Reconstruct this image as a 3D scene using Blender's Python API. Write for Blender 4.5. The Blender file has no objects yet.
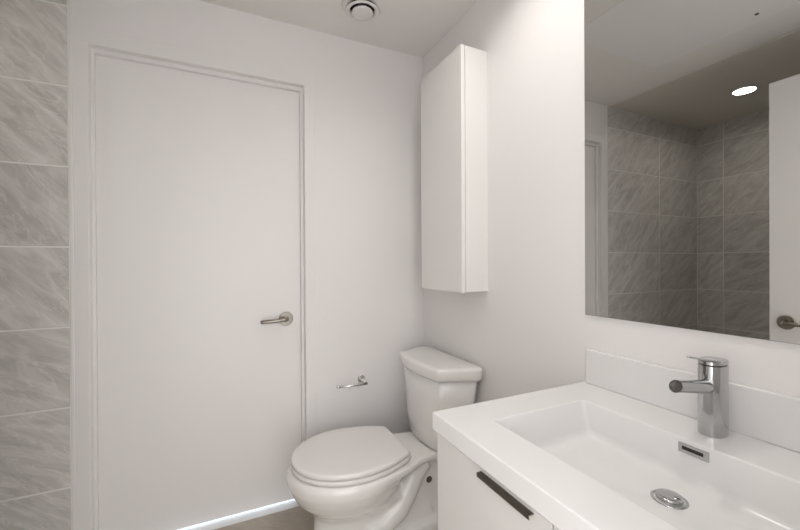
import bpy, bmesh, math, random
from mathutils import Vector, Matrix
random.seed(7)
C = bpy.context.scene.collection
S = bpy.context.scene
PI = math.pi
H = 2.396            # ceiling height

# ------------------------------------------------------------ camera
cd = bpy.data.cameras.new('camera'); cam = bpy.data.objects.new('camera', cd); C.objects.link(cam)
cd.sensor_width = 36; cd.lens = 373.67 / 800 * 36; cd.shift_y = -1.044 / 800; cd.clip_start = 0.02
yaw, pit, rol = map(math.radians, (25.1313, -0.1841, -0.3046))
F = Vector((math.sin(yaw)*math.cos(pit), math.cos(yaw)*math.cos(pit), math.sin(pit)))
R0 = Vector((math.cos(yaw), -math.sin(yaw), 0)); U0 = R0.cross(F)
R = R0*math.cos(rol) + U0*math.sin(rol); U = -R0*math.sin(rol) + U0*math.cos(rol)
M = Matrix((R, U, -F)).transposed().to_4x4(); M.translation = (-1.04669, -1.9082, 1.21)
cam.matrix_world = M
S.camera = cam

# ------------------------------------------------------------ world, exposure
w = bpy.data.worlds.new('world'); S.world = w; w.use_nodes = True
w.node_tree.nodes['Background'].inputs[0].default_value = (1.0, 0.98, 0.985, 1)
w.node_tree.nodes['Background'].inputs[1].default_value = 2.7
S.view_settings.view_transform = 'Standard'; S.view_settings.look = 'None'
S.view_settings.gamma = 1; S.view_settings.use_curve_mapping = False
S.view_settings.exposure = 0.10

def area(name, loc, size, power, col, rot=(0,0,0), shape='DISK', spread=PI, size_y=None):
    l = bpy.data.lights.new(name, 'AREA'); l.shape = shape; l.size = size
    if size_y: l.size_y = size_y
    l.energy = power; l.color = col; l.spread = spread
    o = bpy.data.objects.new(name, l); C.objects.link(o); o.location = loc; o.rotation_euler = rot
    return o
area('vanity_downlight_light', (-0.35, -0.95, H-0.012), 0.08, 2.4, (1, 0.965, 0.925), spread=math.radians(150))
area('sink_fill_light', (-0.50, -1.50, H-0.012), 0.10, 1.9, (1, 0.975, 0.945), spread=math.radians(150))  # added fill lamp out of view, brightens counter top and door
area('shower_downlight_light', (-2.224, -0.58, H-0.012), 0.118, 2.1, (1, 0.96, 0.89), spread=math.radians(165))
# daylight of the room behind the closed door, seen only through the gap under it
area('window_light_behind_door', (-1.1, 1.45, 0.32), 1.3, 380, (0.72, 0.86, 1.0), rot=(math.radians(-90), 0, 0), shape='RECTANGLE', size_y=0.5)

# ------------------------------------------------------------ materials
def mat(name, col, rough=0.5, metal=0.0, spec=0.5, coat=0.0, bump=0.0, bscale=300):
    m = bpy.data.materials.new(name); m.use_nodes = True
    nt = m.node_tree; b = nt.nodes['Principled BSDF']
    b.inputs['Base Color'].default_value = (*col, 1); b.inputs['Roughness'].default_value = rough
    b.inputs['Metallic'].default_value = metal; b.inputs['Specular IOR Level'].default_value = spec
    b.inputs['Coat Weight'].default_value = coat; b.inputs['Coat Roughness'].default_value = 0.04
    tc = nt.nodes.new('ShaderNodeTexCoord'); n = nt.nodes.new('ShaderNodeTexNoise')
    n.inputs['Scale'].default_value = bscale; nt.links.new(tc.outputs['Object'], n.inputs['Vector'])
    mr = nt.nodes.new('ShaderNodeMapRange'); mr.inputs['To Min'].default_value = rough*0.93; mr.inputs['To Max'].default_value = min(1, rough*1.07)
    nt.links.new(n.outputs['Fac'], mr.inputs['Value']); nt.links.new(mr.outputs['Result'], b.inputs['Roughness'])
    if bump:
        bp = nt.nodes.new('ShaderNodeBump'); bp.inputs['Strength'].default_value = bump; bp.inputs['Distance'].default_value = 0.001
        nt.links.new(n.outputs['Fac'], bp.inputs['Height']); nt.links.new(bp.outputs['Normal'], b.inputs['Normal'])
    return m
WALL = mat('wall_paint', (0.81, 0.79, 0.778), 0.55, bump=0.12, bscale=220)
CEIL = mat('ceiling_paint', (0.80, 0.775, 0.745), 0.85, bump=0.15, bscale=260)
SHCEIL = mat('shower_ceiling_tan', (0.66, 0.625, 0.57), 0.7, bump=0.15, bscale=260)  # tan, somewhat darker than the main ceiling
PANEL = mat('access_panel_paint', (0.82, 0.81, 0.80), 0.7, bump=0.08)
DOOR = mat('door_paint', (0.825, 0.805, 0.79), 0.42, bump=0.06, bscale=120)
FRAME = mat('frame_paint', (0.81, 0.79, 0.775), 0.38)
CABW = mat('cabinet_white', (0.80, 0.785, 0.76), 0.3)
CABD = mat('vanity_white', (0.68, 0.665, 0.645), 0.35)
STONE = mat('solid_surface_white', (0.775, 0.765, 0.755), 0.16)
PORC = mat('porcelain', (0.80, 0.785, 0.76), 0.10, coat=0.5)
SEAT = mat('seat_plastic', (0.80, 0.775, 0.755), 0.22)
CHROME = mat('chrome', (0.50, 0.505, 0.51), 0.06, metal=1)
NICKEL = mat('brushed_nickel', (0.33, 0.305, 0.265), 0.28, metal=1)
POLISH = mat('polished_chrome', (0.80, 0.79, 0.78), 0.26, metal=1)
BRONZE = mat('dark_nickel', (0.20, 0.18, 0.155), 0.35, metal=1)
HOLE = mat('hole_cover', (0.10, 0.075, 0.055), 0.6)
DARK = mat('dark_cavity', (0.02, 0.018, 0.016), 0.8)
GROUT = mat('grout', (0.84, 0.83, 0.80), 0.85)
MIRROR = mat('mirror_silver', (0.58, 0.578, 0.56), 0.0, metal=1)
MEDGE = mat('mirror_edge', (0.30, 0.31, 0.30), 0.25, metal=0.6)
VENTW = mat('vent_plastic', (0.76, 0.74, 0.72), 0.4)
BASE = mat('baseboard_paint', (0.80, 0.78, 0.76), 0.4)
SILL = mat('threshold_white', (0.82, 0.83, 0.84), 0.25)
STOP = mat('steel_dark', (0.16, 0.15, 0.14), 0.3, metal=1)
def emis(name, col, st):
    m = bpy.data.materials.new(name); m.use_nodes = True; nt = m.node_tree; nt.nodes.clear()
    e = nt.nodes.new('ShaderNodeEmission'); e.inputs[0].default_value = (*col, 1); e.inputs[1].default_value = st
    o = nt.nodes.new('ShaderNodeOutputMaterial'); nt.links.new(e.outputs[0], o.inputs[0]); return m
LAMP = emis('lamp_lens', (1, 0.95, 0.88), 4)

def tile_mat(name, base, light, dark, rough):
    m = bpy.data.materials.new(name); m.use_nodes = True; nt = m.node_tree; N = nt.nodes; L = nt.links
    b = N['Principled BSDF']; b.inputs['Roughness'].default_value = rough; b.inputs['Specular IOR Level'].default_value = 0.4
    tc = N.new('ShaderNodeTexCoord'); at = N.new('ShaderNodeAttribute'); at.attribute_name = 'rnd'
    uvn = N.new('ShaderNodeUVMap'); uvn.uv_map = 'uv'
    # per-tile offset and slant: each tile was cut from another place of the slab
    off = N.new('ShaderNodeVectorMath'); off.operation = 'SCALE'; off.inputs['Scale'].default_value = 37.0
    L.new(at.outputs['Vector'], off.inputs[0])
    ad = N.new('ShaderNodeVectorMath'); ad.operation = 'ADD'; L.new(uvn.outputs[0], ad.inputs[0]); L.new(off.outputs[0], ad.inputs[1])
    rot = N.new('ShaderNodeVectorRotate'); rot.rotation_type = 'Z_AXIS'; L.new(ad.outputs[0], rot.inputs['Vector'])
    mr = N.new('ShaderNodeMapRange'); mr.inputs['To Min'].default_value = math.radians(28); mr.inputs['To Max'].default_value = math.radians(52)
    sp = N.new('ShaderNodeSeparateXYZ'); L.new(at.outputs['Vector'], sp.inputs[0])
    L.new(sp.outputs['X'], mr.inputs['Value']); L.new(mr.outputs['Result'], rot.inputs['Angle'])
    mp = N.new('ShaderNodeMapping'); mp.inputs['Scale'].default_value = (1.0, 3.6, 1.0); L.new(rot.outputs[0], mp.inputs['Vector'])
    n1 = N.new('ShaderNodeTexNoise'); n1.inputs['Scale'].default_value = 5.0; n1.inputs['Detail'].default_value = 8; n1.inputs['Roughness'].default_value = 0.62; n1.inputs['Distortion'].default_value = 1.1
    L.new(mp.outputs[0], n1.inputs['Vector'])
    r1 = N.new('ShaderNodeValToRGB'); e = r1.color_ramp.elements
    e[0].position = 0.33; e[0].color = (*dark, 1); e[1].position = 0.68; e[1].color = (*light, 1)
    k = r1.color_ramp.elements.new(0.5); k.color = (*base, 1)
    L.new(n1.outputs['Fac'], r1.inputs[0])
    n2 = N.new('ShaderNodeTexNoise'); n2.inputs['Scale'].default_value = 2.2; n2.inputs['Detail'].default_value = 5; n2.inputs['Distortion'].default_value = 2.5
    L.new(mp.outputs[0], n2.inputs['Vector'])
    s2 = N.new('ShaderNodeMath'); s2.operation = 'SUBTRACT'; s2.inputs[1].default_value = 0.5; L.new(n2.outputs['Fac'], s2.inputs[0])
    a2 = N.new('ShaderNodeMath'); a2.operation = 'ABSOLUTE'; L.new(s2.outputs[0], a2.inputs[0])
    r2 = N.new('ShaderNodeMapRange'); r2.inputs['From Min'].default_value = 0.0; r2.inputs['From Max'].default_value = 0.022
    r2.inputs['To Min'].default_value = 0.30; r2.inputs['To Max'].default_value = 0.0; L.new(a2.outputs[0], r2.inputs['Value'])
    mx = N.new('ShaderNodeMix'); mx.data_type = 'RGBA'; L.new(r2.outputs['Result'], mx.inputs['Factor'])
    L.new(r1.outputs[0], mx.inputs['A']); mx.inputs['B'].default_value = (light[0]*1.25, light[1]*1.25, light[2]*1.25, 1)
    # per-tile tone
    tv = N.new('ShaderNodeMapRange'); tv.inputs['To Min'].default_value = 0.93; tv.inputs['To Max'].default_value = 1.07; L.new(sp.outputs['Y'], tv.inputs['Value'])
    hs = N.new('ShaderNodeHueSaturation'); L.new(mx.outputs['Result'], hs.inputs['Color']); L.new(tv.outputs['Result'], hs.inputs['Value'])
    L.new(hs.outputs[0], b.inputs['Base Color'])
    return m
TILE = tile_mat('marble_tile', (0.625, 0.60, 0.57), (0.74, 0.716, 0.688), (0.50, 0.477, 0.45), 0.33)
FTILE = tile_mat('floor_tile', (0.45, 0.40, 0.335), (0.50, 0.45, 0.385), (0.40, 0.35, 0.295), 0.4)

# ------------------------------------------------------------ mesh helpers
def obj(name, bm, m, parent=None, smooth=False, bevel=0.0, seg=2):
    if isinstance(bm, bpy.types.Mesh): me = bm
    else:
        bmesh.ops.recalc_face_normals(bm, faces=bm.faces[:])
        me = bpy.data.meshes.new(name); bm.to_mesh(me); bm.free()
    me.name = name; me.materials.clear(); me.materials.append(m)
    if smooth:
        for p in me.polygons: p.use_smooth = True
    o = bpy.data.objects.new(name, me); C.objects.link(o)
    if parent: o.parent = parent; o.matrix_parent_inverse = Matrix.Translation(parent.location).inverted() if tuple(parent.rotation_euler) == (0,0,0) else parent.matrix_basis.inverted()
    if bevel:
        b = o.modifiers.new('bevel', 'BEVEL'); b.width = bevel; b.segments = seg; b.limit_method = 'ANGLE'; b.angle_limit = math.radians(40)
        for p in me.polygons: p.use_smooth = True
        wn = o.modifiers.new('wn', 'WEIGHTED_NORMAL'); wn.keep_sharp = True
    return o
def box(bm, x0, x1, y0, y1, z0, z1):
    v = [bm.verts.new((x, y, z)) for z in (z0, z1) for x, y in ((x0,y0),(x1,y0),(x1,y1),(x0,y1))]
    for f in ((0,1,2,3),(4,5,6,7),(0,1,5,4),(1,2,6,5),(2,3,7,6),(3,0,4,7)): bm.faces.new([v[i] for i in f])
    return bm
def B(*a): return box(bmesh.new(), *a)
def loft(rings, cap0=True, cap1=True, bm=None):
    bm = bm or bmesh.new(); rs = [[bm.verts.new(p) for p in r] for r in rings]; n = len(rs[0])
    for a, b in zip(rs, rs[1:]):
        for i in range(n): bm.faces.new((a[i], a[(i+1)%n], b[(i+1)%n], b[i]))
    if cap0: bm.faces.new(rs[0])
    if cap1: bm.faces.new(rs[-1])
    return bm
def lathe(prof, center, axis='Z', n=40, bm=None, cap0=True, cap1=True):
    """prof: (radius, along) pairs"""
    cx, cy, cz = center; rings = []
    for r, h in prof:
        ring = []
        for i in range(n):
            a = 2*PI*i/n; p, q = r*math.cos(a), r*math.sin(a)
            ring.append({'Z':(cx+p, cy+q, cz+h), 'Y':(cx+p, cy+h, cz+q), 'X':(cx+h, cy+p, cz+q)}[axis])
        rings.append(ring)
    return loft(rings, cap0, cap1, bm)
def tube(pts, rad, n=16, bm=None):
    pts = [Vector(p) for p in pts]; rings = []
    rads = rad if isinstance(rad, (list, tuple)) else [rad]*len(pts)
    up = None
    for i, p in enumerate(pts):
        t = (pts[min(i+1, len(pts)-1)] - pts[max(i-1, 0)]).normalized()
        if up is None: up = Vector((0,0,1)) if abs(t.z) < 0.9 else Vector((0,1,0))
        a = t.cross(up).normalized(); b = a.cross(t).normalized(); up = b
        rings.append([p + (a*math.cos(2*PI*k/n) + b*math.sin(2*PI*k/n))*rads[i] for k in range(n)])
    return loft(rings, True, True, bm)
def rrect(x0, x1, y0, y1, r, z, k=6):
    out = []
    for cx, cy, a0 in ((x1-r, y1-r, 0), (x0+r, y1-r, PI/2), (x0+r, y0+r, PI), (x1-r, y0+r, 1.5*PI)):
        for i in range(k+1):
            a = a0 + PI/2*i/k; out.append((cx+r*math.cos(a), cy+r*math.sin(a), z))
    return out
def thing(name, label, cat, loc=(0,0,0), group=None):
    o = bpy.data.objects.new(name, None); C.objects.link(o); o.location = loc; o.empty_display_size = 0.1
    o['label'] = label; o['category'] = cat
    if group: o['group'] = group
    return o
def tag(o, label, cat): o['label'] = label; o['category'] = cat; return o
def struct(name, bm, m, parent=None, **k):
    o = obj(name, bm, m, parent, **k)
    if not parent: o['kind'] = 'structure'
    return o
def sempty(name, loc):
    o = bpy.data.objects.new(name, None); C.objects.link(o); o.location = loc; o['kind'] = 'structure'; return o

# ------------------------------------------------------------ tiles
def tiles(rects, to3d, thick, gap=0.0065):
    """rects: (u0,u1,v0,v1); to3d(u,v,h) -> point. One raised slab per tile."""
    bm = bmesh.new(); uvl = bm.loops.layers.uv.new('uv'); at = bm.faces.layers.float_vector.new('rnd')
    for (u0, u1, v0, v1) in rects:
        u0 += gap/2; u1 -= gap/2; v0 += gap/2; v1 -= gap/2
        rnd = Vector((random.random(), random.random(), random.random())); c = 0.0012
        lo = [(u0,v0),(u1,v0),(u1,v1),(u0,v1)]; hi = [(u0+c,v0+c),(u1-c,v0+c),(u1-c,v1-c),(u0+c,v1-c)]
        A = [bm.verts.new(to3d(*p, 0)) for p in lo]; M_ = [bm.verts.new(to3d(*p, thick-c*0.6)) for p in lo]; T = [bm.verts.new(to3d(*p, thick)) for p in hi]
        fs = [bm.faces.new(T)]
        for i in range(4):
            j = (i+1)%4; fs.append(bm.faces.new((A[i],A[j],M_[j],M_[i]))); fs.append(bm.faces.new((M_[i],M_[j],T[j],T[i])))
        for f in fs: f[at] = rnd
        for i, l in enumerate(fs[0].loops): l[uvl].uv = hi[i]
        for f in fs[1:]:
            for l in f.loops: l[uvl].uv = (u0, v0)
    return bm

XT = -1.604          # edge of the tiling on the back wall
XS = -2.80           # far side wall of the shower
YE = -1.86           # entry wall, room side
# ------------------------------------------------------------ room shell
bm = bmesh.new(); box(bm, -2.95, 0.12, -2.4, 1.6, -0.1, -0.004); floor = struct('floor', bm, GROUT)
rects = []
x = XT
fx = [XT - 0.2]
while fx[-1] < 0: fx.append(fx[-1] + 1.20)
fy = [0.0]
while fy[-1] > -2.1: fy.append(fy[-1] - 0.60)
for i in range(len(fx)-1):
    for j in range(len(fy)-1): rects.append((max(fx[i], XT+0.018), min(fx[i+1], 0.0), fy[j+1], fy[j]))
obj('floor_tiling', tiles(rects, lambda u, v, h: (u, v, -0.004+h), 0.004), FTILE, floor)
struct('ceiling', B(-2.95, 0.12, -1.98, 1.6, H, H+0.1), CEIL)
# ceiling of the shower hangs a little lower
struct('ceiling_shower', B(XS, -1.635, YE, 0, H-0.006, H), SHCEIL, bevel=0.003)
# back wall with door opening
DX0, DX1, DZ = -1.5416, -0.6807, 2.104
bm = bmesh.new(); box(bm, -2.95, DX0-0.02, 0, 0.12, 0, H); box(bm, DX1+0.02, 0.12, 0, 0.12, 0, H); box(bm, DX0-0.02, DX1+0.02, 0, 0.12, DZ+0.02, H)
struct('wall_back', bm, WALL)
struct('wall_right', B(0, 0.12, -1.98, 0, 0, H), WALL)
struct('wall_left', B(-2.95, XS, -1.98, 0, 0, H), WALL)
# entry wall (behind the photographer's back), with its doorway
EX0, EX1, EZ = -1.472, -0.575, 2.125
bm = bmesh.new(); box(bm, XS, EX0-0.02, YE-0.12, YE, 0, H); box(bm, EX1+0.02, 0, YE-0.12, YE, 0, H); box(bm, EX0-0.02, EX1+0.02, YE-0.12, YE, EZ+0.02, H)
struct('wall_entry', bm, WALL)
# tile claddings of the shower
zr = [0.0] + [0.012 + 0.319*k for k in range(1, 8)]
zr = [z for z in zr if z < H-0.05] + [H-0.006]
zr = [0.0, 0.323, 0.642, 0.961, 1.280, 1.598, 1.917, 2.235, H-0.006]
xr = [XS, -2.252, XT]
bw = struct('wall_shower_back', B(XS, XT, -0.004, 0, 0, H-0.006), GROUT)
obj('wall_tiling', tiles([(a, b, c, d) for a, b in zip(xr, xr[1:]) for c, d in zip(zr, zr[1:])], lambda u, v, h: (u, -0.004-h, v), 0.0018), TILE, bw)
yr = [YE, -1.485, -0.845, -0.205, 0.0]
sw = struct('wall_shower_side', B(XS, XS+0.004, YE, -0.008, 0, H-0.006), GROUT)
obj('wall_tiling', tiles([(a, min(b, -0.009), c, d) for a, b in zip(yr, yr[1:]) for c, d in zip(zr, zr[1:])], lambda u, v, h: (XS+0.004+h, u, v), 0.0018), TILE, sw)
struct('trim_1', B(XT, XT+0.012, -0.008, 0, 0, H-0.001), FRAME, bevel=0.002)          # white edge strip of the tiling
struct('trim_2', B(XT-0.10, XT+0.016, YE+0.001, -0.009, 0, 0.07), STONE, bevel=0.006)   # shower kerb
struct('baseboard_back', B(-0.615, -0.013, -0.012, 0, 0, 0.10), BASE, bevel=0.003)
struct('baseboard_right', B(-0.012, 0, -1.07, 0, 0, 0.10), BASE, bevel=0.003)

# ------------------------------------------------------------ closed door in the back wall
d1 = sempty('door_1', ((DX0+DX1)/2, 0, 0))
def frame_profile(prof, m, name, parent, x0, x1, zt, z0=0.0018):
    """profile (inset, y) swept up the left jamb, across the head and down the right jamb"""
    bm = bmesh.new(); path = []
    for (ins, y) in prof:
        path.append([(x0+ins*(0.75 if ins > 0 else 1), y, z0), (x0+ins*(0.75 if ins > 0 else 1), y, zt-ins*1.25), (x1-ins, y, zt-ins*1.25), (x1-ins, y, z0)])
    rs = [[bm.verts.new(p) for p in row] for row in path]; n = len(rs)
    for k in range(n):
        a, b = rs[k], rs[(k+1)%n]
        for i in range(3): bm.faces.new((a[i], a[i+1], b[i+1], b[i]))
    bm.faces.new([r[0] for r in rs]); bm.faces.new([r[3] for r in rs])
    return obj(name, bm, m, parent, bevel=0.0012)
# casing, flat and only just proud of the plaster, then the stepped rebate of the frame
frame_profile([(-0.052, 0.0), (-0.052, -0.003), (-0.048, -0.005), (-0.003, -0.005), (0.0, -0.002), (0.0, 0.0)], FRAME, 'casing', d1, DX0, DX1, DZ)
frame_profile([(-0.019, 0.0005), (0.0, 0.0005), (0.0, 0.028), (0.001, 0.029), (0.013, 0.029), (0.0145, 0.030), (0.0145, 0.110), (0.030, 0.110), (0.030, 0.118), (-0.019, 0.118)], FRAME, 'door_frame', d1, DX0, DX1, DZ)
leaf = obj('door_leaf', B(DX0+0.0105, DX1-0.0145, 0.048, 0.088, 0.0070, DZ-0.0180), DOOR, d1, bevel=0.0015)
struct('trim_3', B(DX0+0.001, DX1-0.001, -0.010, 0.12, 0.0, 0.0015), SILL, bevel=0.001)     # threshold under the closed door

def lever_handle(parent, org, out, along, mname='door_handle', L=0.125):
    """round rose, neck and straight round lever; org on the leaf face, out = away from the leaf, along = lever direction"""
    o = Vector(org); out = Vector(out); al = Vector(along); ax = 'Y' if abs(out.y) > 0.5 else 'X'
    s = out.y if ax == 'Y' else out.x
    r = obj(mname, lathe([(0.0345, 0), (0.0345, 0.006*s), (0.0325, 0.0085*s), (0.0, 0.0088*s)], org, ax, 48), NICKEL, parent, smooth=True)
    r.modifiers.new('es', 'EDGE_SPLIT').split_angle = math.radians(35)
    p0 = o + out*0.008; pts = [p0, p0+out*0.028]
    for k in range(1, 7):
        a = PI/2*k/6; pts.append(p0 + out*(0.028 + 0.014*math.sin(a)) + al*(0.014*(1-math.cos(a))))
    pts.append(p0 + out*0.042 + al*(L-0.003)); pts.append(p0 + out*0.042 + al*L)
    n = len(pts); rad = [0.0095]*(n-1) + [0.0075]
    lv = obj('lever', tube(pts, rad, 20), NICKEL, r, smooth=True)
    return r
lever_handle(leaf, (-0.7675, 0.048, 0.931), (0, -1, 0), (-1, 0, -0.035))

# ------------------------------------------------------------ open entry door, standing at right angles beside the photographer
d2 = sempty('door_2', (EX0, YE, 0))
obj('casing', B(EX0-0.07, EX0-0.052, YE, YE+0.004, 0, EZ+0.05), FRAME, d2)
bm = bmesh.new(); box(bm, EX0-0.019, EX0, YE-0.119, YE-0.001, 0, EZ); box(bm, EX1, EX1+0.019, YE-0.119, YE-0.001, 0, EZ); box(bm, EX0-0.019, EX1+0.019, YE-0.119, YE-0.001, EZ, EZ+0.019)
obj('door_frame', bm, FRAME, d2)
l2 = obj('door_leaf', B(-1.510, -1.470, -1.838, -0.986, 0.017, 2.107), DOOR, d2, bevel=0.0015)
lever_handle(l2, (-1.470, -1.050, 0.906), (1, 0, 0), (0, -1, -0.02))
lever_handle(l2, (-1.510, -1.050, 0.906), (-1, 0, 0), (0, -1, -0.02))
for hz in (0.25, 1.05, 1.85): obj('hinge', lathe([(0.007, -0.05), (0.007, 0.05)], (-1.477, -1.846, hz), 'Z', 16), NICKEL, d2, smooth=False)

# ------------------------------------------------------------ wall cabinet above the toilet
CY0, CY1, CZ0, CZ1 = -0.589, -0.232, 1.083, 2.132
wc = thing('wall_cabinet', 'tall narrow white cabinet hung on the wall above the toilet', 'cabinet', (0, (CY0+CY1)/2, CZ0))
bm = B(-0.118, -0.0005, CY0, CY1, CZ0, CZ1); obj('cabinet_body', bm, CABW, wc, bevel=0.001)
obj('cabinet_door', B(-0.139, -0.1205, CY0, CY1, CZ0-0.002, CZ1+0.001), CABW, wc, bevel=0.0015)

# ------------------------------------------------------------ toilet (axis along -x)
TY = -0.338
def outline(dt, hw, dmax, ab, hb, z, n=64, dmid=0.56):
    """egg outline: tip at dt, half width hw at dmid, narrowing to hb at ab"""
    pts = []
    nf = n//2
    for i in range(nf+1):                       # near side back -> tip -> far side
        a = PI*i/nf - PI/2
        pts.append((dmid + (dt-dmid)*math.cos(a), hw*math.sin(a)))
    nb = n//4 - 1
    back = []
    for i in range(1, nb+1):
        t = i/nb; back.append((dmid + (ab-dmid)*t, hw + (hb-hw)*(t**2)))
    pts += back
    pts += [(d, -h) for d, h in reversed(back)]
    return [(-d, TY + h, z) for d, h in pts]
def egg(z, dt, hw, ab, hb, dmid=0.56): return outline(dt, hw, 0, ab, hb, z, dmid=dmid)
def resample(ring, n=72):
    """even spacing so every ring of a loft has the same count"""
    P = [Vector(p) for p in ring]; P.append(P[0]); D = [0]
    for a, b in zip(P, P[1:]): D.append(D[-1] + (b-a).length)
    out = []; j = 0
    for k in range(n):
        s = D[-1]*k/n
        while D[j+1] < s: j += 1
        t = (s-D[j])/max(1e-9, D[j+1]-D[j]); out.append(P[j].lerp(P[j+1], t))
    return out
toilet = thing('toilet', 'white two-piece toilet with closed lid between the door and the vanity', 'toilet', (-0.40, TY, 0))
def remeshed(bm, voxel, smooth, name):
    me = bpy.data.meshes.new(name); bmesh.ops.recalc_face_normals(bm, faces=bm.faces[:]); bm.to_mesh(me); bm.free()
    o = bpy.data.objects.new(name, me); C.objects.link(o)
    r = o.modifiers.new('r', 'REMESH'); r.mode = 'VOXEL'; r.voxel_size = voxel; r.use_smooth_shade = True
    s = o.modifiers.new('s', 'SMOOTH'); s.factor = 0.5; s.iterations = smooth
    bpy.context.view_layer.update()
    dg = bpy.context.evaluated_depsgraph_get(); out = bpy.data.meshes.new_from_object(o.evaluated_get(dg))
    bpy.data.objects.remove(o); return out
# bowl: stacked egg sections
secs = [(0.357, 0.803, 0.203, 0.30, 0.150), (0.352, 0.815, 0.213, 0.29, 0.155), (0.335, 0.825, 0.219, 0.31, 0.140), (0.305, 0.824, 0.215, 0.33, 0.118),
        (0.27, 0.808, 0.200, 0.35, 0.10), (0.235, 0.787, 0.180, 0.36, 0.09), (0.205, 0.757, 0.155, 0.32, 0.10), (0.18, 0.732, 0.130, 0.30, 0.09),
        (0.15, 0.716, 0.112, 0.26, 0.085), (0.10, 0.716, 0.106, 0.20, 0.085), (0.04, 0.722, 0.108, 0.16, 0.09), (0.0, 0.726, 0.112, 0.14, 0.095)]
bm = loft([resample(egg(z, dt, hw, ab, hb, 0.56 if z > 0.2 else 0.54)) for z, dt, hw, ab, hb in secs])
# shelf under the tank
def slab(bm, sect, zt, zb):
    ring = [(-d, TY+h) for d, h in sect]; ring += [(-d, TY-h) for d, h in reversed(sect)]
    loft([[(x, y, zb) for x, y in ring], [(x, y, zt) for x, y in ring]], bm=bm)
slab(bm, [(0.07, 0.115), (0.20, 0.122), (0.27, 0.137), (0.34, 0.172), (0.42, 0.198), (0.55, 0.205)], 0.357, 0.325)
slab(bm, [(0.09, 0.074), (0.20, 0.076), (0.34, 0.078)], 0.31, 0.0)
# trapway on both flanks, and the low plinth
for s in (-1, 1):
    pts = [(-0.52, TY+s*0.105, 0.085), (-0.44, TY+s*0.098, 0.095), (-0.37, TY+s*0.088, 0.135), (-0.32, TY+s*0.080, 0.20), (-0.285, TY+s*0.074, 0.255), (-0.255, TY+s*0.070, 0.285), (-0.225, TY+s*0.066, 0.31)]
    tube(pts, [0.030, 0.044, 0.050, 0.050, 0.047, 0.043, 0.040], 20, bm=bm)
loft([resample(egg(z, 0.70, hw, 0.10, hw*0.93, 0.45)) for z, hw in ((0.0, 0.135), (0.045, 0.132), (0.055, 0.124))], bm=bm)
obj('bowl', remeshed(bm, 0.006, 9, 'bowl'), PORC, toilet, smooth=True)
# round dark hole cover on the flank
o = obj('flank_hole', lathe([(0.0150, 0.004), (0.0150, -0.0015), (0.013, -0.003), (0.0, -0.003)], (-0.204, TY-0.0755, 0.216), 'Y', 24), HOLE, toilet, smooth=True)
# seat ring and lid
def egg_slab(zs, name, m, parent):
    rings = [resample(egg(z, 0.805-e, 0.208-e, 0.332+e*0.5, 0.138-e), 96) for z, e in zs]
    return obj(name, loft(rings), m, parent, smooth=True)
egg_slab([(0.3585, 0.012), (0.3600, 0.003), (0.362, 0.0005), (0.374, 0.0), (0.377, 0.002), (0.379, 0.008)], 'seat', SEAT, toilet)
lid = egg_slab([(0.3815, 0.012), (0.3820, 0.003), (0.384, 0.0), (0.395, -0.001), (0.4000, 0.001), (0.4025, 0.004), (0.4038, 0.010), (0.4045, 0.05), (0.405, 0.12)], 'lid', SEAT, toilet)
for s in (-1, 1):
    obj('hinge', loft([rrect(-0.340, -0.312, TY+s*0.085-0.03, TY+s*0.085+0.03, 0.010, z) for z in (0.357, 0.372)] + [rrect(-0.336, -0.316, TY+s*0.085-0.026, TY+s*0.085+0.026, 0.008, 0.376)]), SEAT, toilet, smooth=True)
# tank: flat back, bowed front
def dplan(z, back, front, bow, hwb, hwf, r=0.03, n=80, cy=TY+0.010):
    P = [(back, -hwb), ]
    P = []
    P.append((back, hwb)); P.append((back, -hwb))
    nn = 24
    for i in range(nn+1):
        t = -1 + 2*i/nn
        # side swells from hwb to hwf then bows round the front
        P.append((front + bow*(1-abs(t)**2.2), t*hwf))
    ring = [(-d, cy+h, z) for d, h in P]
    # round the corners by Chaikin cutting
    V = [Vector(p) for p in ring]
    for it in range(3):
        W = []
        for a, b in zip(V, V[1:]+V[:1]):
            L = (b-a).length; t = min(0.25, 0.034/(it+1)/max(L, 1e-6)); W += [a.lerp(b, t), a.lerp(b, 1-t)]
        V = W
    return resample(V, n*2)
tk = [(0.362, 0.050, 0.180, 0.018, 0.180, 0.135), (0.370, 0.044, 0.192, 0.021, 0.196, 0.148), (0.45, 0.038, 0.197, 0.022, 0.216, 0.156), (0.60, 0.032, 0.203, 0.024, 0.245, 0.168), (0.696, 0.030, 0.207, 0.026, 0.262, 0.176)]
obj('tank', loft([dplan(z, b, f, bw_, hb, hf) for z, b, f, bw_, hb, hf in tk]), PORC, toilet, smooth=True)
tl = [(0.690, 0.026, 0.208, 0.025, 0.262, 0.180), (0.692, 0.018, 0.215, 0.027, 0.271, 0.188), (0.702, 0.014, 0.219, 0.028, 0.276, 0.192), (0.735, 0.014, 0.220, 0.028, 0.277, 0.193),
      (0.743, 0.016, 0.218, 0.028, 0.275, 0.191), (0.7470, 0.020, 0.213, 0.026, 0.269, 0.186), (0.7485, 0.034, 0.198, 0.020, 0.252, 0.172), (0.749, 0.08, 0.14, 0.012, 0.15, 0.11)]
obj('tank_lid', loft([dplan(z, b, f, bw_, hb, hf) for z, b, f, bw_, hb, hf in tl]), PORC, toilet, smooth=True)

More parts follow.
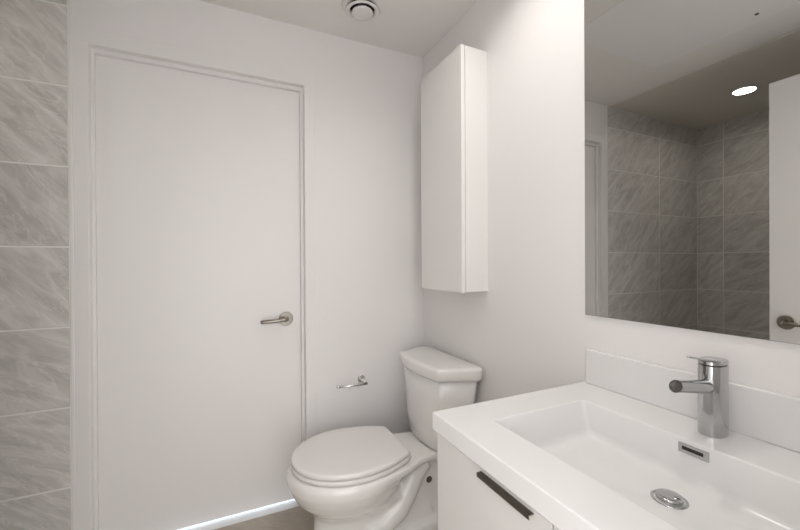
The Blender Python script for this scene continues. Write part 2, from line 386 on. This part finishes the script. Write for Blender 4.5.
# ------------------------------------------------------------ toilet roll holder
tp = thing('toilet_roll_holder', 'small chrome arm without a roll on the wall left of the toilet tank', 'toilet paper holder', (-0.386, 0, 0.588))
obj('wall_plate', lathe([(0.021, 0), (0.021, -0.006), (0.019, -0.008), (0.0, -0.0082)], (-0.386, -0.0005, 0.588), 'Y', 32), POLISH, tp, smooth=True).modifiers.new('es', 'EDGE_SPLIT').split_angle = 0.6
obj('post', tube([(-0.386, -0.008, 0.588), (-0.386, -0.045, 0.587), (-0.386, -0.062, 0.583)], 0.0085, 16), POLISH, tp, smooth=True)
bm = tube([(-0.376, -0.068, 0.580), (-0.530, -0.068, 0.582)], 0.0065, 16)
tube([(-0.526, -0.068, 0.583), (-0.533, -0.068, 0.5855), (-0.537, -0.068, 0.590)], [0.0075, 0.0085, 0.0075], 16, bm=bm)
obj('arm', bm, POLISH, tp, smooth=True)

# ------------------------------------------------------------ vanity
ZC = 0.828; VY0, VY1, VX = -1.838, -1.077, -0.567; SL = 0.044
van = thing('vanity_cabinet', 'white two-door vanity cabinet standing under the sink top', 'cabinet', (-0.28, (VY0+VY1)/2, 0))
bm = bmesh.new(); zt = ZC-SL-0.001
box(bm, -0.535, -0.001, VY0+0.006, VY0+0.022, 0.08, zt); box(bm, -0.535, -0.001, VY1-0.022, VY1-0.003, 0.08, zt)
box(bm, -0.535, -0.001, VY0+0.022, VY1-0.022, 0.08, 0.096); box(bm, -0.017, -0.001, VY0+0.022, VY1-0.022, 0.096, zt)
box(bm, -0.535, -0.519, VY0+0.022, VY1-0.022, zt-0.06, zt)
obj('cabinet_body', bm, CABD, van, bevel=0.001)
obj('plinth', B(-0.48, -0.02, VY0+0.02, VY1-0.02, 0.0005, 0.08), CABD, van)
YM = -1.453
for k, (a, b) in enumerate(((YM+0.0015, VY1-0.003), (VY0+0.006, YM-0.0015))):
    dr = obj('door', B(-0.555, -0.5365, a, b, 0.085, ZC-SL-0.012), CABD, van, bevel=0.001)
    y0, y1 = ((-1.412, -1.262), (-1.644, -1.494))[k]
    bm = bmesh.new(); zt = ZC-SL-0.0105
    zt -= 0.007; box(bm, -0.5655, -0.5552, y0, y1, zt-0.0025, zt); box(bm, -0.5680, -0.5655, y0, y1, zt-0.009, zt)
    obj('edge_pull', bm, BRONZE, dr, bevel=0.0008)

# sink top: slab with basin, in one piece
sk = thing('sink_top', 'glossy white sink top with a wide rectangular basin in it', 'sink', (-0.28, (VY0+VY1)/2, ZC-SL))
BX0, BX1, BY0, BY1 = -0.462, -0.150, -1.732, -1.184
DRX, DRY = -0.247, -1.462
def basin_slab():
    outer = [(VX, VY0), (-0.0008, VY0), (-0.0008, VY1), (VX, VY1)]
    k = 5
    inner = [rrect(BX0, BX1, BY0, BY1, 0.012, ZC, k)]
    inner.append(rrect(BX0+0.0015, BX1-0.0015, BY0+0.0015, BY1-0.0015, 0.012, ZC-0.0008, k))
    inner.append(rrect(BX0+0.003, BX1-0.003, BY0+0.003, BY1-0.003, 0.012, ZC-0.0035, k))
    inner.append(rrect(BX0+0.007, BX1-0.004, BY0+0.020, BY1-0.020, 0.012, ZC-0.070, k))
    inner.append(rrect(BX0+0.009, BX1-0.006, BY0+0.023, BY1-0.023, 0.012, ZC-0.081, k))
    inner.append(rrect(BX0+0.018, BX1-0.014, BY0+0.033, BY1-0.033, 0.012, ZC-0.087, k))
    bm = bmesh.new(); rs = [[bm.verts.new(p) for p in r] for r in inner]; n = len(rs[0])
    for a, b in zip(rs, rs[1:]):
        for i in range(n): bm.faces.new((a[i], a[(i+1)%n], b[(i+1)%n], b[i]))
    # floor falls to the drain
    steps = 8; last = rs[-1]; lp = [v.co.copy() for v in last]
    for s_ in range(1, steps+1):
        t = s_/steps; row = []
        for p in lp:
            q = Vector((DRX, DRY, 0)); dirv = Vector((p.x-DRX, p.y-DRY, 0)); tgt = q + dirv.normalized()*0.030
            xy = Vector((p.x, p.y, 0)).lerp(tgt, t); row.append(bm.verts.new((xy.x, xy.y, ZC-0.087-0.006*t)))
        for i in range(n): bm.faces.new((last[i], last[(i+1)%n], row[(i+1)%n], row[i]))
        last = row
    c = bm.verts.new((DRX, DRY, ZC-0.099))
    for i in range(n): bm.faces.new((last[i], last[(i+1)%n], c))
    # top: between inner ring and outer rectangle
    e = 0.0025
    ot = [bm.verts.new((x + (e if x < -0.3 else -0), y + (e if y < -1.4 else -e), ZC)) for x, y in outer]     # (x0,y0),(x1,y0),(x1,y1),(x0,y1)
    om = [bm.verts.new((x, y, ZC-e)) for x, y in outer]; ob = [bm.verts.new((x, y, ZC-SL)) for x, y in outer]
    rim = rs[0]; q = n//4
    # rrect corner order: (x1,y1), (x0,y1), (x0,y0), (x1,y0)
    oc = [ot[2], ot[3], ot[0], ot[1]]
    for ci in range(4):
        seg = rim[ci*q:(ci+1)*q]
        for a, b in zip(seg, seg[1:]): bm.faces.new((a, b, oc[ci]))
        bm.faces.new((seg[-1], rim[((ci+1)*q) % n], oc[(ci+1)%4], oc[ci]))
    for A, Bq in ((ot, om), (om, ob)):
        for i in range(4): bm.faces.new((A[i], A[(i+1)%4], Bq[(i+1)%4], Bq[i]))
    # underside: closed below the basin
    bw2 = [bm.verts.new(p) for p in ((BX0-0.01, BY0-0.01, ZC-SL), (BX1+0.01, BY0-0.01, ZC-SL), (BX1+0.01, BY1+0.01, ZC-SL), (BX0-0.01, BY1+0.01, ZC-SL))]
    bl = [bm.verts.new((v.co.x, v.co.y, ZC-0.105)) for v in bw2]
    for i in range(4):
        bm.faces.new((ob[i], ob[(i+1)%4], bw2[(i+1)%4], bw2[i])); bm.faces.new((bw2[i], bw2[(i+1)%4], bl[(i+1)%4], bl[i]))
    bm.faces.new(bl)
    return bm
o = obj('basin_slab', basin_slab(), STONE, sk, smooth=True); o.modifiers.new('es', 'EDGE_SPLIT').split_angle = math.radians(50)
for p in o.data.polygons:
    c = p.center
    if not (BX0 < c.x < BX1 and BY0 < c.y < BY1 and ZC-0.1 < c.z < ZC-1e-5): p.use_smooth = False
obj('backsplash', B(-0.018, -0.0008, VY0, VY1-0.012, ZC+0.0002, 0.935), STONE, sk, bevel=0.0025, seg=3)
# overflow slot
oy0, oy1, oz0, oz1 = -1.486, -1.429, 0.7980, 0.8185
ox = BX1-0.0034
ov = obj('overflow_plate', B(ox-0.0022, ox+0.003, oy0, oy1, oz0, oz1), CHROME, sk, bevel=0.0006)
obj('overflow_slot', B(ox-0.0030, ox-0.0020, oy0+0.010, oy1-0.008, oz0+0.0075, oz1-0.0060), DARK, ov)
# drain: flange and domed plug
dz = ZC-0.0925
fl = obj('drain_flange', lathe([(0.0315, -0.003), (0.0315, 0.0012), (0.0300, 0.0016), (0.0265, 0.0000), (0.0245, -0.003), (0.0, -0.003)], (DRX, DRY, dz), 'Z', 48), CHROME, sk, smooth=True)
obj('drain_plug', lathe([(0.0225, -0.002), (0.0235, 0.0060), (0.0230, 0.0078), (0.017, 0.0092), (0.008, 0.0100), (0.0, 0.0102)], (DRX, DRY, dz), 'Z', 48), CHROME, fl, smooth=True)

# ------------------------------------------------------------ faucet
FX, FY = -0.0685, -1.453
fa = thing('faucet', 'single-lever chrome faucet standing behind the basin', 'faucet', (FX, FY, ZC))
def oval(z, a, b, cx=FX, cy=FY, n=64, p=2.3):
    out = []
    for i in range(n):
        t = 2*PI*i/n; c, s = math.cos(t), math.sin(t)
        out.append((cx + a*math.copysign(abs(c)**(2/p), c), cy + b*math.copysign(abs(s)**(2/p), s), z))
    return out
ZT = 0.982
rings = [oval(ZC+0.0005, 0.0305, 0.0238), oval(ZC+0.003, 0.0312, 0.0245), oval(ZC+0.06, 0.0310, 0.0243), oval(ZT-0.001, 0.0310, 0.0243), oval(ZT, 0.030, 0.0235)]
bdy = obj('body', loft(rings), CHROME, fa, smooth=True); bdy.modifiers.new('es', 'EDGE_SPLIT').split_angle = math.radians(40)
sd = Vector((-1, 0, 0.155)).normalized(); s0 = Vector((FX-0.005, FY, 0.932)); s1 = s0 + sd*0.136
bm = bmesh.new(); a_ = Vector((0, 1, 0)); b_ = sd.cross(a_); rr = 0.0128; rings = []
for t, r in ((0, rr+0.003), (0.5, rr+0.0012), (1.0, rr), (1.0, rr-0.0018), (0.93, rr-0.0022)):
    rings.append([s0.lerp(s1, t) + (a_*math.cos(2*PI*k/40) + b_*math.sin(2*PI*k/40))*r + (sd*(-0.25*math.sin(2*PI*k/40)*r*-1) if t >= 0.9 else Vector()) for k in range(40)])
sp = obj('spout', loft(rings, bm=bm, cap1=False), CHROME, fa, smooth=True); sp.modifiers.new('es', 'EDGE_SPLIT').split_angle = math.radians(40)
cc = s0.lerp(s1, 0.95)
obj('aerator', loft([[cc + sd*dd + (a_*math.cos(2*PI*k/32) + b_*math.sin(2*PI*k/32))*(rr-0.0023) + sd*(0.25*math.sin(2*PI*k/32)*rr) for k in range(32)] for dd in (-0.004, 0.0)]), STOP, sp)
# lever: oval cap flowing into a thin blade that reaches over the basin
def lever_ring(z, e, lift):
    out = []
    for p in oval(0, 0.0310-e, 0.0243-e, n=96):
        out.append(Vector((p[0], p[1], z)))
    return out
cap = loft([lever_ring(ZT+0.0015, 0.001, 0), lever_ring(ZT+0.0025, 0, 0), lever_ring(ZT+0.009, 0, 0), lever_ring(ZT+0.0105, 0.0015, 0)])
lv = obj('lever_cap', cap, CHROME, fa, smooth=True); lv.modifiers.new('es', 'EDGE_SPLIT').split_angle = math.radians(40)
rings = []
for t in [i/14 for i in range(15)]:
    x = FX + 0.004 - 0.100*t; z = ZT + 0.0080 + 0.018*t**1.1; hw = 0.0190*(1-t)**1.3 + 0.0050; th = 0.0032*(1-t)+0.0030
    if t == 1: hw *= 0.7; th *= 0.7
    rings.append([(x, FY+hw*math.cos(2*PI*k/20), z+th*0.6*math.sin(2*PI*k/20)) for k in range(20)])
obj('lever_blade', loft(rings), CHROME, lv, smooth=True)

# ------------------------------------------------------------ mirror
mi = thing('wall_mirror', 'large frameless mirror on the wall above the sink', 'mirror', (0, -1.455, 1.042))
obj('glass', B(-0.006, -0.0045, VY0+0.002, -1.080, 1.0425, 2.13), MIRROR, mi)
obj('backing', B(-0.0044, -0.0005, VY0+0.001, -1.079, 1.0415, 2.131), MEDGE, mi)

# ------------------------------------------------------------ ceiling valve vent
vx, vy = -0.464, -0.272
ve = thing('ceiling_vent', 'round white exhaust vent in the ceiling above the toilet', 'vent', (vx, vy, H))
obj('collar', lathe([(0.060, -0.0005), (0.094, -0.0005), (0.094, -0.004), (0.089, -0.009), (0.070, -0.012), (0.062, -0.009), (0.060, -0.0005)], (vx, vy, H), 'Z', 56, cap0=False, cap1=False), VENTW, ve, smooth=True)
obj('throat', lathe([(0.0605, -0.0006), (0.0605, -0.0012)], (vx, vy, H), 'Z', 48), DARK, ve)
obj('cone', lathe([(0.056, -0.010), (0.071, -0.022), (0.077, -0.027), (0.075, -0.031), (0.066, -0.032), (0.058, -0.026), (0.056, -0.010)], (vx, vy, H), 'Z', 56, cap0=False, cap1=False), VENTW, ve, smooth=True)
obj('disc', lathe([(0.020, -0.001), (0.028, -0.020), (0.047, -0.029), (0.0495, -0.033), (0.048, -0.036), (0.041, -0.038), (0.0, -0.0385)], (vx, vy, H), 'Z', 56), VENTW, ve, smooth=True)

# ------------------------------------------------------------ recessed downlights
def downlight(x, y, z, label, grp=None):
    t = thing('downlight', label, 'ceiling light', (x, y, z))
    obj('trim_ring', lathe([(0.060, -0.0008), (0.070, -0.0008), (0.069, -0.003), (0.062, -0.0035), (0.060, -0.0008)], (x, y, z), 'Z', 48, cap0=False, cap1=False), VENTW, t, smooth=True)
    obj('lens', lathe([(0.0597, -0.0006), (0.0597, -0.0022), (0.0, -0.0022)], (x, y, z), 'Z', 48), LAMP, t)
downlight(-0.35, -0.95, H, 'recessed round ceiling light between the toilet and the vanity')
downlight(-0.50, -1.50, H, 'added round ceiling fill light above the sink basin, unseen')  # fixture added to go with the sink fill lamp
downlight(-2.224, -0.58, H-0.006, 'glowing round ceiling light over the tiled shower, seen in the mirror')

# ------------------------------------------------------------ access panel in the ceiling
ap = thing('access_panel', 'flush white rectangular access panel in the ceiling, seen in the mirror', 'access panel', (-0.98, -1.05, H))
obj('panel', B(-1.365, -0.61, -1.62, -0.50, H-0.003, H-0.0003), PANEL, ap, bevel=0.001)
obj('latch', lathe([(0.008, -0.003), (0.008, -0.006), (0.0, -0.0065)], (-1.28, -1.013, H), 'Z', 20), STOP, ap)
